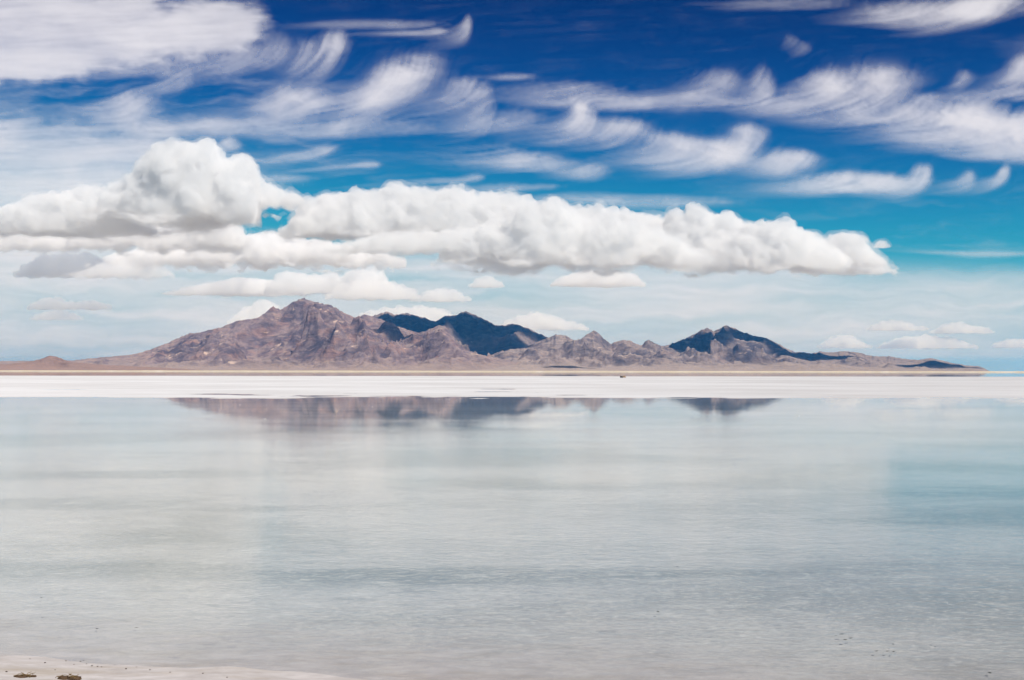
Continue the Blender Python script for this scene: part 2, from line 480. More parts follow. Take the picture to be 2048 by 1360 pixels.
# ------------------------------------------------------------------ cumulus clouds
def surface_nets(F, origin, h):
    """quad surface of F < 0 on a regular grid"""
    S = F < 0
    nx, ny, nz = F.shape
    c = np.zeros((nx - 1, ny - 1, nz - 1), np.int8)
    for dx in (0, 1):
        for dy in (0, 1):
            for dz in (0, 1):
                c += S[dx:nx - 1 + dx, dy:ny - 1 + dy, dz:nz - 1 + dz]
    act = (c > 0) & (c < 8)
    idx = np.full(act.shape, -1, np.int32)
    I = np.argwhere(act)
    idx[act] = np.arange(len(I))
    acc = np.zeros((len(I), 3)); cnt = np.zeros(len(I))
    for ax in range(3):
        o1, o2 = [a for a in range(3) if a != ax]
        for a in (0, 1):
            for b in (0, 1):
                p0 = np.zeros(3, int); p0[o1] = a; p0[o2] = b
                p1 = p0.copy(); p1[ax] = 1
                q0 = I + p0; q1 = I + p1
                f0 = F[q0[:, 0], q0[:, 1], q0[:, 2]]; f1 = F[q1[:, 0], q1[:, 1], q1[:, 2]]
                m = (f0 < 0) != (f1 < 0)
                tt = np.where(m, f0 / np.where(m, f0 - f1, 1), 0)
                pt = p0[None] + tt[:, None] * (p1 - p0)[None]
                acc += pt * m[:, None]; cnt += m
    V = (I + acc / cnt[:, None]) * h + np.asarray(origin)
    Q = []
    for ax in range(3):
        o1, o2 = (ax + 1) % 3, (ax + 2) % 3
        sl0 = [slice(None)] * 3; sl1 = [slice(None)] * 3
        sl0[ax] = slice(0, -1); sl1[ax] = slice(1, None)
        for o in (o1, o2):
            sl0[o] = slice(1, -1); sl1[o] = slice(1, -1)
        s0 = S[tuple(sl0)]; s1 = S[tuple(sl1)]
        E_ = np.argwhere(s0 != s1)
        flip = s1[tuple(E_.T)]
        E_[:, o1] += 1; E_[:, o2] += 1
        qs = []
        for a, b in ((-1, -1), (0, -1), (0, 0), (-1, 0)):
            e = E_.copy(); e[:, o1] += a; e[:, o2] += b
            qs.append(idx[tuple(e.T)])
        q = np.stack(qs, -1)
        q[flip] = q[flip][:, ::-1]
        Q.append(q)
    return V, np.concatenate(Q)


def cloud_mat(name, density, color=(1.0, 1.0, 1.0), g=0.0):
    m, nt, out = new_mat(name)
    v = nt.nodes.new('ShaderNodeVolumeScatter')
    v.inputs['Color'].default_value = (*color, 1)
    v.inputs['Density'].default_value = density
    v.inputs['Anisotropy'].default_value = g
    nt.links.new(v.outputs[0], out.inputs['Volume'])
    m.cycles.homogeneous_volume = True
    m.cycles.volume_sampling = 'MULTIPLE_IMPORTANCE'
    return m


def cumulus(name, crest, base_py, dist, mat, seed, depth=0.6, vox=1.45, rough=1.0, base_noise=0.2, fringe=0.0, lump=1.0, taper=0.12, round_=0.5):
    """crest: photo pixels of the cloud's upper outline, left to right; base_py: pixel row of its flat base"""
    rs = np.random.RandomState(seed)
    cr = np.array(crest, float)
    cp = at_dist(cr[:, 0], cr[:, 1], dist)
    zb = at_dist(np.array([cr[:, 0].mean()]), np.array([float(base_py)]), dist)[0, 2]
    cx, cz = cp[:, 0], cp[:, 2]
    h = vox * dist / (FPX / 2)                       # voxel: vox render pixels
    x0, x1 = cx[0], cx[-1]
    L = x1 - x0
    Hm = (cz - zb).max()
    W0 = max(depth * Hm, 5 * h)
    pad = 6 * h
    lo = np.array([x0 - pad, -W0 * 1.35 - pad, zb - 0.12 * Hm - pad]); hi = np.array([x1 + pad, W0 * 1.35 + pad, zb + Hm * 1.12 + pad])
    n = np.ceil((hi - lo) / h).astype(int) + 1
    ax = [lo[i] + np.arange(n[i]) * h for i in range(3)]
    AX, AY = np.meshgrid(ax[0], ax[1], indexing='ij')
    # rounded body: a dome over the crest line, uneven in plan
    Hc = np.interp(AX, cx, cz, left=zb - 3 * h, right=zb - 3 * h) - zb
    wob = fbm2(AX / (0.9 * Hm), AY / (0.9 * Hm), 3, seed)
    W = W0 * (0.35 + 0.65 * np.clip(Hc / Hm, 0, 1)) * (1 + 0.35 * noise2(AX / (1.3 * Hm), 0.3, seed + 9))
    y_c = 0.35 * W0 * noise2(AX / (1.1 * Hm), 7.7, seed + 4)
    tq = np.clip(np.abs(AY - y_c) / np.maximum(W, h), 0, 1)
    dome = np.sqrt(np.clip(1 - tq ** 2, 0, 1))
    Hb = Hc * (0.93 * dome * (1 + 0.30 * wob * (1 - dome * 0.75)))
    Hb = np.where(tq >= 1, -2 * h, Hb)
    gx, gy = np.gradient(Hb, h)
    sl = np.sqrt(1 + np.minimum(gx ** 2 + gy ** 2, 9.0))
    F = ((ax[2][None, None, :] - zb - Hb[:, :, None]) / sl[:, :, None]).astype(np.float32)
    # cauliflower heads over the surface, in clumps
    foot = np.argwhere(Hb > 1.5 * h)
    cells = len(foot) * h * h
    for lev, (ra, rb, cov) in enumerate(((0.10, 0.20, 1.0), (0.045, 0.095, 1.3), (0.022, 0.042, 0.7))):
        ra_, rb_ = max(ra * Hm, 1.5 * h), max(rb * Hm, 2.0 * h)
        if lev == 2 and rb * Hm < 1.6 * h: continue
        m = int(np.clip(cov * lump * cells / (ra_ + rb_) ** 2 * 1.5, 8, 2400))
        pick = foot[rs.randint(0, len(foot), m)]
        hh_ = Hb[pick[:, 0], pick[:, 1]]
        fz = np.where(rs.rand(m) < 0.75, 1.0, rs.rand(m))
        rr = ra_ + (rb_ - ra_) * rs.rand(m) ** 1.6
        rr = np.minimum(rr, 0.45 * hh_ + h)
        cl = noise2(AX[pick[:, 0], 0] / (0.55 * Hm), AY[0, pick[:, 1]] / (0.55 * Hm), seed + 21)
        keep = cl > -0.22 + 0.25 * rs.randn(m) * 0.5
        for (i, j), hv, f, r, kk in zip(pick, hh_, fz, rr, keep):
            if not kk: continue
            x, y, z = ax[0][i], ax[1][j], zb + hv * f - 0.25 * r
            if z + r > zb + Hc[i, j] + 0.55 * r: z = zb + Hc[i, j] - 0.45 * r
            q0 = [max(0, int((v - r - 3 * h - lo[d]) / h)) for d, v in enumerate((x, y, z))]
            q1 = [min(n[d], int((v + r + 3 * h - lo[d]) / h) + 2) for d, v in enumerate((x, y, z))]
            if min(q1[d] - q0[d] for d in range(3)) <= 0: continue
            dd = np.sqrt((ax[0][q0[0]:q1[0], None, None] - x) ** 2 + (ax[1][None, q0[1]:q1[1], None] - y) ** 2
                         + (ax[2][None, None, q0[2]:q1[2]] - z) ** 2) - r
            w = F[q0[0]:q1[0], q0[1]:q1[1], q0[2]:q1[2]]
            np.minimum(w, dd, out=w)
    near = np.abs(F) < 4.5 * h
    I = np.argwhere(near)
    px_, py_, pz_ = [ax[i][I[:, i]] for i in range(3)]
    s = Hm * 0.22
    nz = np.zeros(len(px_))
    for o in range(6):
        sc_ = s / 2 ** o
        if sc_ < 1.5 * h: break
        nz = nz + (0.42 - np.abs(noise3(px_ / sc_, py_ / sc_, pz_ / sc_, seed + o)) * 1.5) * sc_ * 0.50
    F[near] -= (np.clip(nz * rough, -4 * h, 4 * h)).astype(np.float32)
    wisp = None
    if fringe > 0:
        wn_ = np.zeros(len(px_))
        for o in range(4):
            sc_ = Hm * 0.4 / 2.1 ** o
            wn_ = wn_ + noise3(px_ / sc_, py_ / sc_, pz_ / (sc_ * 0.7), seed + 40 + o) * sc_ * 0.6
        wisp = np.full(F.shape, 6 * h, np.float32); wisp[F < 0] = -6 * h
        wisp[near] = F[near] - fringe * h + np.clip(wn_, -4 * h, 4 * h)
    # flat, slightly uneven base
    bz = zb + base_noise * Hm * (fbm2(AX / (Hm * 0.6), AY / (Hm * 0.45), 4, seed) + 0.15)
    F = np.maximum(F, (bz[:, :, None] - ax[2][None, None, :]).astype(np.float32))
    def net(G, nm, mt, c0=None, parent=None, h=h):
        G[0] = G[-1] = 1; G[:, 0] = G[:, -1] = 1; G[:, :, 0] = G[:, :, -1] = 1
        V, Q = surface_nets(G, lo, h)
        V[:, 1] += dist
        if c0 is None: c0 = np.array([V[:, 0].mean(), dist, zb])
        o = mesh_object(nm, V - c0, Q, mt, parent)
        if parent is None: o.location = c0
        return o, c0
    o, c0 = net(F, name, mat)
    if wisp is not None:
        bzw = bz - 0.05 * Hm
        wisp = np.maximum(wisp, (bzw[:, :, None] - ax[2][None, None, :]).astype(np.float32))
        net(wisp[::2, ::2, ::2].copy(), 'fringe', m_wisp, c0, o, 2 * h)
    return o


m_wisp = cloud_mat('thin_vapour', 0.0011)
m_near = cloud_mat('cumulus_vapour', 0.0060)
m_mid = cloud_mat('distant_cumulus_vapour', 0.0045)
m_far = cloud_mat('far_cumulus_vapour', 0.0028)
CL = [
    # crest, base row, distance, label, options
    ([(150, 440), (185, 420), (215, 395), (240, 372), (262, 345), (290, 310), (318, 286), (345, 277), (375, 283), (395, 288), (412, 283), (430, 296), (455, 318), (478, 322),
      (498, 322), (504, 345), (520, 358), (530, 380), (520, 405), (510, 425)], 448, 20000, 'tallest cumulus cloud, a bright white heaped dome with grey base', dict(depth=0.55)),
    ([(440, 405), (480, 370), (510, 350), (535, 360), (560, 375), (585, 385), (602, 398), (610, 410)], 418, 20400, 'ragged grey tongue of cloud at the foot of the heaped dome', dict(depth=0.5, base_noise=0.5, fringe=2.5)),
    ([(-180, 442), (-60, 428), (0, 413), (50, 398), (100, 391), (150, 380), (195, 372), (230, 388), (262, 412), (300, 455)], 470, 21000, 'sloping shoulder of cumulus cloud joined to the bright heaped dome', dict()),
    ([(-200, 484), (-50, 468), (40, 464), (75, 457), (110, 470), (160, 460), (250, 455), (330, 450), (400, 440), (432, 424), (460, 430), (478, 455), (500, 480)], 500, 23000,
     'long grey bottomed cloud bank beneath the bright heaped dome', dict(base_noise=0.35)),
    ([(215, 518), (300, 500), (380, 487), (440, 478), (500, 468), (560, 464), (620, 480), (700, 494), (760, 506), (810, 522)], 530, 26000,
     'flat ragged grey cloud sheet between the heaped dome and long bank', dict(base_noise=0.5, depth=1.2)),
    ([(564, 470), (590, 440), (610, 415), (640, 400), (655, 390), (690, 387), (715, 382), (745, 380), (775, 382), (790, 376), (830, 374), (875, 382), (905, 380),
      (945, 379), (960, 388), (1000, 383), (1030, 394), (1055, 404), (1075, 428), (1090, 458)], 476, 21500, 'wide white cumulus cloud with a lumpy rounded top above the mountains', dict(depth=0.7)),
    ([(640, 504), (700, 486), (740, 474), (790, 464), (850, 467), (920, 458), (980, 454), (1020, 466), (1050, 492)], 508, 20500, 'low grey based cloud under the wide white cumulus', dict(base_noise=0.35)),
    ([(880, 522), (920, 490), (980, 452), (1040, 426), (1080, 405), (1110, 398), (1132, 412), (1160, 430), (1210, 440), (1260, 445), (1310, 455), (1350, 475), (1385, 500), (1415, 520)], 532, 20800,
     'broad dark based cumulus cloud in the middle of the long bank', dict(depth=0.6, base_noise=0.25)),
    ([(1100, 450), (1135, 414), (1160, 406), (1200, 413), (1250, 422), (1290, 427), (1340, 436), (1390, 455)], 482, 24000, 'small bright cloud top peeping over the broad dark based cumulus', dict()),
    ([(1325, 500), (1340, 450), (1352, 426), (1385, 416), (1410, 426), (1440, 432), (1480, 439), (1520, 462), (1545, 490)], 512, 23200, 'bright cloud knob rising from the middle of the long bank', dict()),
    ([(1355, 528), (1400, 500), (1450, 478), (1500, 456), (1540, 446), (1562, 440), (1590, 448), (1610, 462), (1640, 474), (1660, 490), (1680, 512), (1700, 532)], 540, 22500,
     'bright cumulus cloud towards the tapering end of the long bank', dict(depth=0.6, base_noise=0.3)),
    ([(1600, 520), (1630, 490), (1660, 476), (1690, 465), (1712, 467), (1728, 485), (1742, 505), (1760, 524), (1775, 536)], 538, 23000, 'ragged end of the long bank, thinning into blue sky', dict(depth=0.6, base_noise=0.5, fringe=2.6)),
    ([(1580, 543), (1620, 528), (1660, 519), (1700, 511), (1740, 508), (1765, 522), (1790, 543)], 549, 24500, 'small low cloud beneath the ragged end of the long bank', dict(base_noise=0.4)),
    ([(30, 547), (60, 525), (95, 508), (140, 503), (190, 510), (215, 522), (240, 545)], 554, 28000, 'cream white cloud with a dark ragged cloud in front of it', dict()),
    ([(130, 550), (175, 538), (200, 528), (230, 524), (255, 520), (275, 524), (300, 530), (330, 538), (350, 550)], 557, 25500, 'dark blue grey ragged cloud in front of a cream white one', dict(depth=0.8, thin=1, base_noise=0.4)),
    ([(530, 584), (546, 560), (570, 543), (600, 547), (650, 550), (700, 545), (720, 537), (745, 536), (765, 548), (780, 570)], 589, 30000, 'bright white flat topped cloud above the highest summit', dict()),
    ([(650, 595), (690, 564), (730, 556), (770, 560), (800, 568), (828, 582), (840, 595)], 600, 28500, 'grey shaded cloud beside the bright flat topped cloud', dict()),
    ([(325, 588), (400, 570), (450, 561), (480, 554), (520, 557), (560, 567), (610, 584)], 591, 32000, 'long pale cloud left of the bright flat topped cloud', dict(depth=1.3)),
    ([(1100, 570), (1130, 553), (1160, 541), (1200, 538), (1240, 543), (1270, 552), (1290, 568)], 573, 29000, 'lens shaped white cloud under the broad dark based cumulus', dict(depth=1.3)),
    ([(815, 602), (850, 585), (880, 575), (910, 580), (940, 597)], 604, 33000, 'small cream cloud over the dark blue peak', dict()),
    ([(935, 574), (955, 557), (975, 551), (1000, 562), (1012, 574)], 576, 30000, 'small grey puff of cloud beneath the long bank', dict()),
    ([(60, 612), (90, 595), (115, 592), (130, 602), (160, 604), (190, 600), (225, 614)], 620, 63000, 'far cream cloud puffs low over the reddish mound', dict()),
    ([(58, 636), (90, 621), (110, 615), (135, 621), (165, 636)], 641, 38000, 'far blue grey cloud low over the reddish mound', dict(thin=1)),
    ([(460, 645), (495, 612), (515, 600), (535, 600), (560, 615), (590, 645)], 652, 63000, 'far white cloud rising behind the highest summit', dict()),
    ([(680, 648), (740, 622), (790, 613), (840, 612), (880, 618), (940, 648)], 655, 64000, 'far cream cloud behind the dark blue peak', dict()),
    ([(990, 655), (1040, 631), (1075, 622), (1105, 632), (1150, 645), (1180, 657)], 661, 63000, 'far pale cloud behind the row of rock knobs', dict()),
    ([(1735, 657), (1765, 643), (1790, 639), (1820, 647), (1855, 657)], 662, 63000, 'far bright flat cloud over the tapering ridge', dict()),
    ([(1860, 662), (1890, 648), (1915, 641), (1930, 650), (1960, 652), (1990, 663)], 668, 64000, 'far ragged cream cloud beyond the tip of the tapering ridge', dict()),
    ([(1635, 694), (1665, 674), (1690, 668), (1710, 675), (1745, 694)], 697, 65000, 'far faint cloud low behind the tapering ridge', dict()),
    ([(1755, 694), (1800, 675), (1850, 669), (1900, 674), (1955, 694)], 698, 64000, 'far pale cloud bank just above the tapering ridge', dict()),
    ([(1985, 690), (2010, 680), (2040, 676), (2080, 680), (2120, 690)], 696, 66000, 'far cloud low over the flat horizon', dict()),
    ([(1745, 494), (1756, 484), (1768, 481), (1782, 494)], 496, 23000, 'tiny detached cloud puff beside the ragged end of the bank', dict(depth=0.6)),
]
ntri = 0
for i, (crest, base, dist, lab, kw) in enumerate(CL):
    mt = m_near if dist < 26500 else (m_mid if dist < 36000 else m_far)
    if kw.pop('thin', 0): mt = m_far
    if dist < 24600: kw = dict(dict(fringe=1.6), **kw)
    o = cumulus('cumulus_cloud', crest, base, dist, mt, 100 + i, **kw)
    ntri += 2 * len(o.data.polygons)
    tag(o, lab, 'cloud', 'cumulus clouds over the mountains')
print('cloud triangles', ntri)


# clouds overhead, out of the picture, whose shadows lie on the back range
def overhead(x, y, rx, ry, ground=450.0, alt=5200.0, thick=420.0, seed=0, lab=None):
    """a flat cloud whose shadow falls round (x, y) on the mountains"""
    t_ = (alt - ground) / TO_SUN[2]
    c = np.array([x, y, ground]) + TO_SUN * t_
    rs = np.random.RandomState(seed)
    h = 70.0 if rx > 500 else 42.0
    n = [int(2 * (r + 260) / h) for r in (rx, ry)] + [int(2 * (thick + 200) / h)]
    ax = [(np.arange(k) - k / 2) * h for k in n]
    A, B, C = np.meshgrid(*ax, indexing='ij')
    nzz = noise3(A / 420, B / 420, C / 420, seed) * 0.55 + noise3(A / 200, B / 200, C / 200, seed + 3) * 0.35 + noise3(A / 130, B / 130, C / 130, seed + 5) * 0.2
    F = (np.sqrt((A / rx) ** 2 + (B / ry) ** 2 + (C / thick) ** 2) - 0.92 + 0.25 * nzz).astype(np.float32)
    F[0] = F[-1] = 1; F[:, 0] = F[:, -1] = 1; F[:, :, 0] = F[:, :, -1] = 1
    V, Q = surface_nets(F, (ax[0][0], ax[1][0], ax[2][0]), h)
    o = mesh_object('cumulus_cloud', V, Q, m_over)
    o.location = c
    return tag(o, lab, 'cloud', 'clouds high above the flat')


m_over = cloud_mat('thick_vapour', 0.0065)
for k, (x, y, g_, rx, ry, lab) in enumerate((
        (-600, 12050, 480, 1250, 880, 'high cloud shading the dark blue peak'),
        (1740, 11080, 310, 400, 700, 'high cloud shading the left flank of the twin topped mountain'),
        (2600, 11450, 330, 370, 900, 'high cloud shading the right crest of the twin topped mountain'),
        (2980, 10550, 150, 470, 330, 'high cloud shading the middle of the tapering ridge'),
        (4050, 9950, 80, 520, 600, 'high cloud shading the tip of the tapering ridge'),
        (-190, 11150, 200, 400, 260, 'high cloud shading the slope right of the blunt pinnacle'),
        (-1000, 8950, 330, 240, 150, 'high cloud shading the pocket below the saddle'),
        (330, 6800, 25, 130, 170, 'high cloud shading a low foothill'))):
    overhead(x, y, rx, ry, ground=g_, seed=300 + k, thick=420 if rx > 280 else 260, lab=lab)
# ------------------------------------------------------------------ cirrus: ice fall streaks in a thin high layer
CIRRUS_ALT = 8000.0
CX0, CX1, CY0, CY1, CST = -1050.0, 3100.0, -110.0, 727.0, 3.0
cgx = np.arange(CX0, CX1, CST); cgy = np.arange(CY0, CY1, CST)
GX, GY = np.meshgrid(cgx, cgy)
CH, CW = GX.shape
_fy = np.fft.fftfreq(CH * 2)[:, None]; _fx = np.fft.rfftfreq(CW + 200)[None, :]


def blur(a, sx, sy=None):
    """gaussian blur, sigma in photo pixels"""
    sy = sx if sy is None else sy
    sx /= CST; sy /= CST
    k = np.exp(-2 * np.pi ** 2 * (sx * sx * _fx * _fx + sy * sy * _fy * _fy))
    return np.fft.irfft2(np.fft.rfft2(a, (CH * 2, CW + 200)) * k, (CH * 2, CW + 200))[:CH, :CW]


def poly_mask(pts):
    m = np.zeros(GX.shape, bool)
    pts = np.array(pts, float)
    for (xa, ya), (xb, yb) in zip(pts, np.roll(pts, -1, 0)):
        if ya == yb: continue
        c = ((GY >= min(ya, yb)) & (GY < max(ya, yb)) & (GX < xa + (GY - ya) * (xb - xa) / (yb - ya)))
        m ^= c
    return m.astype(float)


cwx = 26 * fbm2(GX / 130, GY / 60, 4, 61)
cwy = 14 * fbm2(GX / 130, GY / 60, 4, 67)
fib = fbm2((GX + cwx) / 110 + GY / 300, (GY + cwy) / 13, 5, 71)          # flat fibres
puff_n = fbm2((GX + cwx) / 60, (GY + cwy) / 42, 5, 77)
puff_n2 = fbm2((GX + 2 * cwx) / 85 + 40, (GY + 2 * cwy) / 36, 5, 79)
rng_c = np.random.RandomState(12)
D = np.zeros(GX.shape)
FVX = np.zeros(GX.shape); FVY = np.zeros(GX.shape)


def over(d):
    global D
    D = 1 - (1 - D) * (1 - np.clip(d, 0, 0.97))


def streaks(x, y, rx, ry, n, length, tau, fall, slope, peak, bl=2.2, tilt=0.0, keep=0.35, sgn=-1, wob=10.0, head=0.5):
    """ice falls from a head, bends with the wind shear and trails off sideways"""
    M = 130; n = n * 4; peak = peak * 0.92
    a = rng_c.randn(n); b = rng_c.randn(n)
    x0 = x + rx * a * 0.75; y0 = y + ry * b * 0.75 + tilt * rx * a
    ln = length * (0.35 + 1.15 * rng_c.rand(n) ** 1.3)
    tt = tau * (0.55 + 0.8 * rng_c.rand(n))
    fl = 0.85 * fall * (0.75 + 0.5 * rng_c.rand(n))
    s = np.linspace(0, 1, M)[None, :] * ln[:, None]
    e = np.exp(-s / tt[:, None])
    px = x0[:, None] + sgn * (s - tt[:, None] * (1 - e)) * 1.0
    py = y0[:, None] + fl[:, None] * tt[:, None] * (1 - e) + slope * s
    ph = rng_c.rand(n)[:, None] * 2.0
    py = py + wob * noise2(px / 190.0, py / 80.0, 31) * (s / (s + 60)) + 1.2 * noise2(px / 70.0, ph * 9, 33)
    px = px + wob * 0.9 * noise2(px / 130.0 + 5, py / 60.0, 37)
    u = s / ln[:, None]
    w = (keep + (1 - keep) * e) * (1 - u) ** 0.9 * (0.35 + 0.65 * rng_c.rand(n))[:, None]
    A = np.zeros(GX.shape)
    ix = ((px - CX0) / CST); iy = ((py - CY0) / CST)
    ok = (ix >= 0) & (ix < CW - 1) & (iy >= 0) & (iy < CH - 1)
    ix, iy, w = ix[ok], iy[ok], w[ok]
    i0 = ix.astype(int); j0 = iy.astype(int); fx = ix - i0; fy = iy - j0
    flat = A.ravel()
    for dj, di, ww in ((0, 0, (1 - fx) * (1 - fy)), (0, 1, fx * (1 - fy)), (1, 0, (1 - fx) * fy), (1, 1, fx * fy)):
        flat += np.bincount((j0 + dj) * CW + i0 + di, w * ww, minlength=flat.size)
    A = flat.reshape(GX.shape)
    tx = np.gradient(px, axis=1)[ok] * w * peak; ty = np.gradient(py, axis=1)[ok] * w * peak
    FVX[:] += np.bincount(j0 * CW + i0, tx, minlength=flat.size).reshape(GX.shape)
    FVY[:] += np.bincount(j0 * CW + i0, ty, minlength=flat.size).reshape(GX.shape)
    A = 0.6 * blur(A, bl) + 0.4 * blur(A, bl * 4.0)
    p = np.percentile(A[A > A.max() * 0.02], 96)
    d = peak * np.tanh(1.15 * A / p) / np.tanh(1.15)
    d = np.clip(d - 0.045, 0, 1) * np.clip(0.95 + 0.50 * puff_n2, 0.15, 1.25)
    if head > 0:
        hb = np.exp(-(((GX + cwx * 0.5 - x) / (rx * 1.25)) ** 2 + ((GY + cwy * 0.6 - y - tilt * (GX - x) - ry * 0.5) / (ry * 1.4)) ** 2) ** 1.2)
        d = 1 - (1 - d) * (1 - np.clip(hb * head * peak * np.clip(0.72 + 1.1 * puff_n2 + 0.5 * puff_n, 0, 1.2), 0, 0.95))
    over(d)


def patch(pts, dens, bl, nz=0.5, fb=0.4, edge=0.5):
    m = blur(poly_mask(pts), bl)
    w = 1 - np.abs(2 * m - 1)                      # ragged only along the rim
    m = smooth(0.5 - edge, 0.5 + edge, m + (0.25 + w) * (nz * 0.55 * puff_n + fb * 0.40 * fib))
    over(dens * m * np.clip(0.90 + 0.30 * puff_big + 0.12 * fib, 0.4, 1.1))


puff_big = fbm2((GX + cwx) / 170, (GY + cwy) / 85, 4, 83)
gauze = fbm2((GX + 3 * cwx) / 300 + GY / 500, (GY + 2 * cwy) / 30, 6, 87)
# the thick bank in the upper left corner
patch([(-700, -140), (330, -140), (315, -5), (285, 22), (345, 12), (400, 4), (470, 2), (515, 12), (528, 40), (536, 62), (522, 92),
       (480, 100), (420, 110), (360, 118), (280, 124), (200, 140), (120, 156), (20, 160), (-700, 168)], 0.90, 20, 0.75, 0.5, 0.45)
patch([(330, 20), (420, 8), (500, 20), (520, 70), (450, 95), (350, 80)], 0.5, 12, 0.4, 0.2)
patch([(-100, 90), (120, 95), (200, 130), (100, 155), (-100, 155)], 0.5, 14, 0.4, 0.3)
streaks(330, 128, 70, 9, 160, 330, 20, 0.7, 0.02, 0.45, head=0.0)
streaks(500, 100, 40, 18, 150, 240, 60, 0.9, 0.0, 0.45, head=0.2)
streaks(560, 85, 22, 22, 120, 200, 60, 0.9, 0.0, 0.30, head=0.2)
# veil over the left edge
patch([(-900, 235), (0, 235), (60, 245), (150, 258), (240, 262), (310, 252), (350, 268), (375, 300), (330, 440), (300, 560), (-900, 560)],
      0.84, 34, 0.5, 0.4, 0.55)
streaks(270, 205, 36, 22, 170, 260, 50, 0.6, 0.01, 0.50, head=0.35)
streaks(360, 150, 30, 14, 90, 300, 40, 0.8, 0.05, 0.30, head=0.2)
# hooks in the middle left
streaks(815, 132, 46, 19, 420, 520, 85, 1.25, 0.01, 0.86, tilt=-0.10, head=0.95, keep=0.42)
streaks(770, 160, 24, 14, 160, 420, 80, 1.0, 0.01, 0.55, head=0.6)
streaks(600, 190, 46, 22, 240, 380, 55, 1.0, 0.01, 0.62, head=0.7)
streaks(670, 78, 20, 15, 200, 240, 95, 1.25, 0.0, 0.62, head=0.75)
streaks(620, 90, 20, 16, 120, 240, 90, 1.1, 0.0, 0.32, head=0.3)
streaks(938, 48, 5, 14, 60, 300, 34, 1.2, -0.01, 0.42, bl=1.8, head=0.0, wob=5)
streaks(880, 60, 14, 2, 60, 330, 10, 0.6, 0.035, 0.50, bl=1.6, head=0.0, wob=5)
streaks(800, 46, 80, 5, 120, 300, 10, 0.5, 0.02, 0.36, bl=2.0, head=0.15, wob=6)
streaks(930, 163, 30, 9, 150, 420, 62, 1.15, 0.02, 0.40, head=0.55)
streaks(970, 200, 14, 30, 60, 460, 50, 0.9, 0.03, 0.42, bl=1.8, head=0.0)
streaks(700, 250, 130, 14, 180, 420, 20, 0.4, 0.02, 0.42, head=0.25)
streaks(430, 245, 120, 12, 180, 320, 20, 0.4, 0.02, 0.45, head=0.3)
streaks(1040, 232, 50, 12, 90, 380, 22, 0.7, 0.06, 0.34, head=0.3)
streaks(1150, 180, 90, 14, 130, 330, 30, 0.5, 0.0, 0.34, head=0.4)
streaks(1040, 152, 30, 3, 50, 120, 10, 0.3, -0.02, 0.34, bl=1.8, head=0.3)
# hooks in the middle
streaks(1168, 218, 17, 11, 220, 330, 58, 1.15, 0.04, 0.82, tilt=0.5, head=0.95)
streaks(1245, 246, 42, 9, 200, 280, 46, 0.9, 0.05, 0.62, tilt=0.1, head=0.7)
streaks(1500, 262, 24, 12, 260, 330, 78, 1.15, 0.02, 0.78, head=0.95)
streaks(1440, 290, 60, 14, 240, 300, 62, 0.9, 0.01, 0.74, head=0.8)
streaks(1590, 310, 34, 10, 200, 380, 42, 0.9, 0.0, 0.74, tilt=0.1, head=0.8)
streaks(1350, 276, 46, 10, 180, 280, 50, 1.0, 0.03, 0.58, tilt=0.1, head=0.65)
streaks(1690, 352, 60, 8, 240, 330, 34, 0.9, 0.015, 0.74, head=0.85)
streaks(1780, 358, 50, 8, 180, 300, 34, 0.8, 0.01, 0.66, head=0.7)
streaks(1848, 340, 12, 12, 170, 330, 46, 1.15, 0.0, 0.68, head=0.75)
streaks(2004, 340, 9, 5, 110, 420, 48, 1.05, 0.0, 0.58, bl=1.8, tilt=-0.5, head=0.6)
streaks(1935, 352, 8, 10, 60, 340, 36, 0.9, 0.0, 0.42, bl=1.8, head=0.3)
# gauze and the bright heads on the right
streaks(1530, 165, 14, 26, 150, 380, 46, 0.9, 0.01, 0.46, head=0.5)
streaks(1440, 150, 34, 14, 120, 420, 70, 0.8, 0.02, 0.34, head=0.4)
streaks(1400, 200, 90, 12, 170, 360, 16, 0.4, 0.0, 0.44, head=0.35)
streaks(1250, 205, 90, 10, 120, 330, 16, 0.4, -0.02, 0.32, head=0.3)
streaks(1660, 158, 36, 18, 230, 240, 50, 0.8, 0.03, 0.74, head=0.95)
streaks(1765, 150, 50, 18, 230, 330, 60, 1.0, 0.03, 0.70, tilt=0.06, head=0.85)
streaks(1620, 200, 60, 14, 150, 220, 40, 0.7, 0.02, 0.46, head=0.4)
streaks(1790, 210, 90, 22, 240, 300, 34, 0.6, 0.05, 0.52, head=0.4)
streaks(1935, 222, 70, 22, 380, 330, 70, 0.9, 0.0, 0.88, tilt=0.08, head=1.0)
streaks(2060, 250, 60, 26, 300, 420, 52, 0.8, 0.0, 0.86, head=1.0)
streaks(2100, 300, 80, 10, 150, 330, 20, 0.6, -0.02, 0.55, head=0.4)
streaks(1935, 148, 12, 8, 80, 160, 44, 0.9, 0.0, 0.38, head=0.4)
streaks(2050, 128, 20, 14, 150, 220, 60, 1.1, 0.0, 0.70, head=0.8)
streaks(2100, 185, 70, 8, 110, 420, 10, 0.2, 0.01, 0.45, head=0.4)
streaks(1600, 84, 20, 7, 70, 110, 40, 0.6, 0.1, 0.22, tilt=0.4, head=0.1)
streaks(1960, 4, 60, 16, 320, 330, 48, 0.9, 0.02, 0.86, tilt=-0.12, head=1.0)
streaks(1830, 14, 60, 14, 170, 240, 34, 0.8, 0.02, 0.55, head=0.55)
streaks(1600, 0, 90, 10, 100, 300, 16, 0.4, 0.02, 0.26, head=0.3)
streaks(2230, 60, 60, 25, 140, 300, 40, 0.9, 0.02, 0.6, head=0.6)
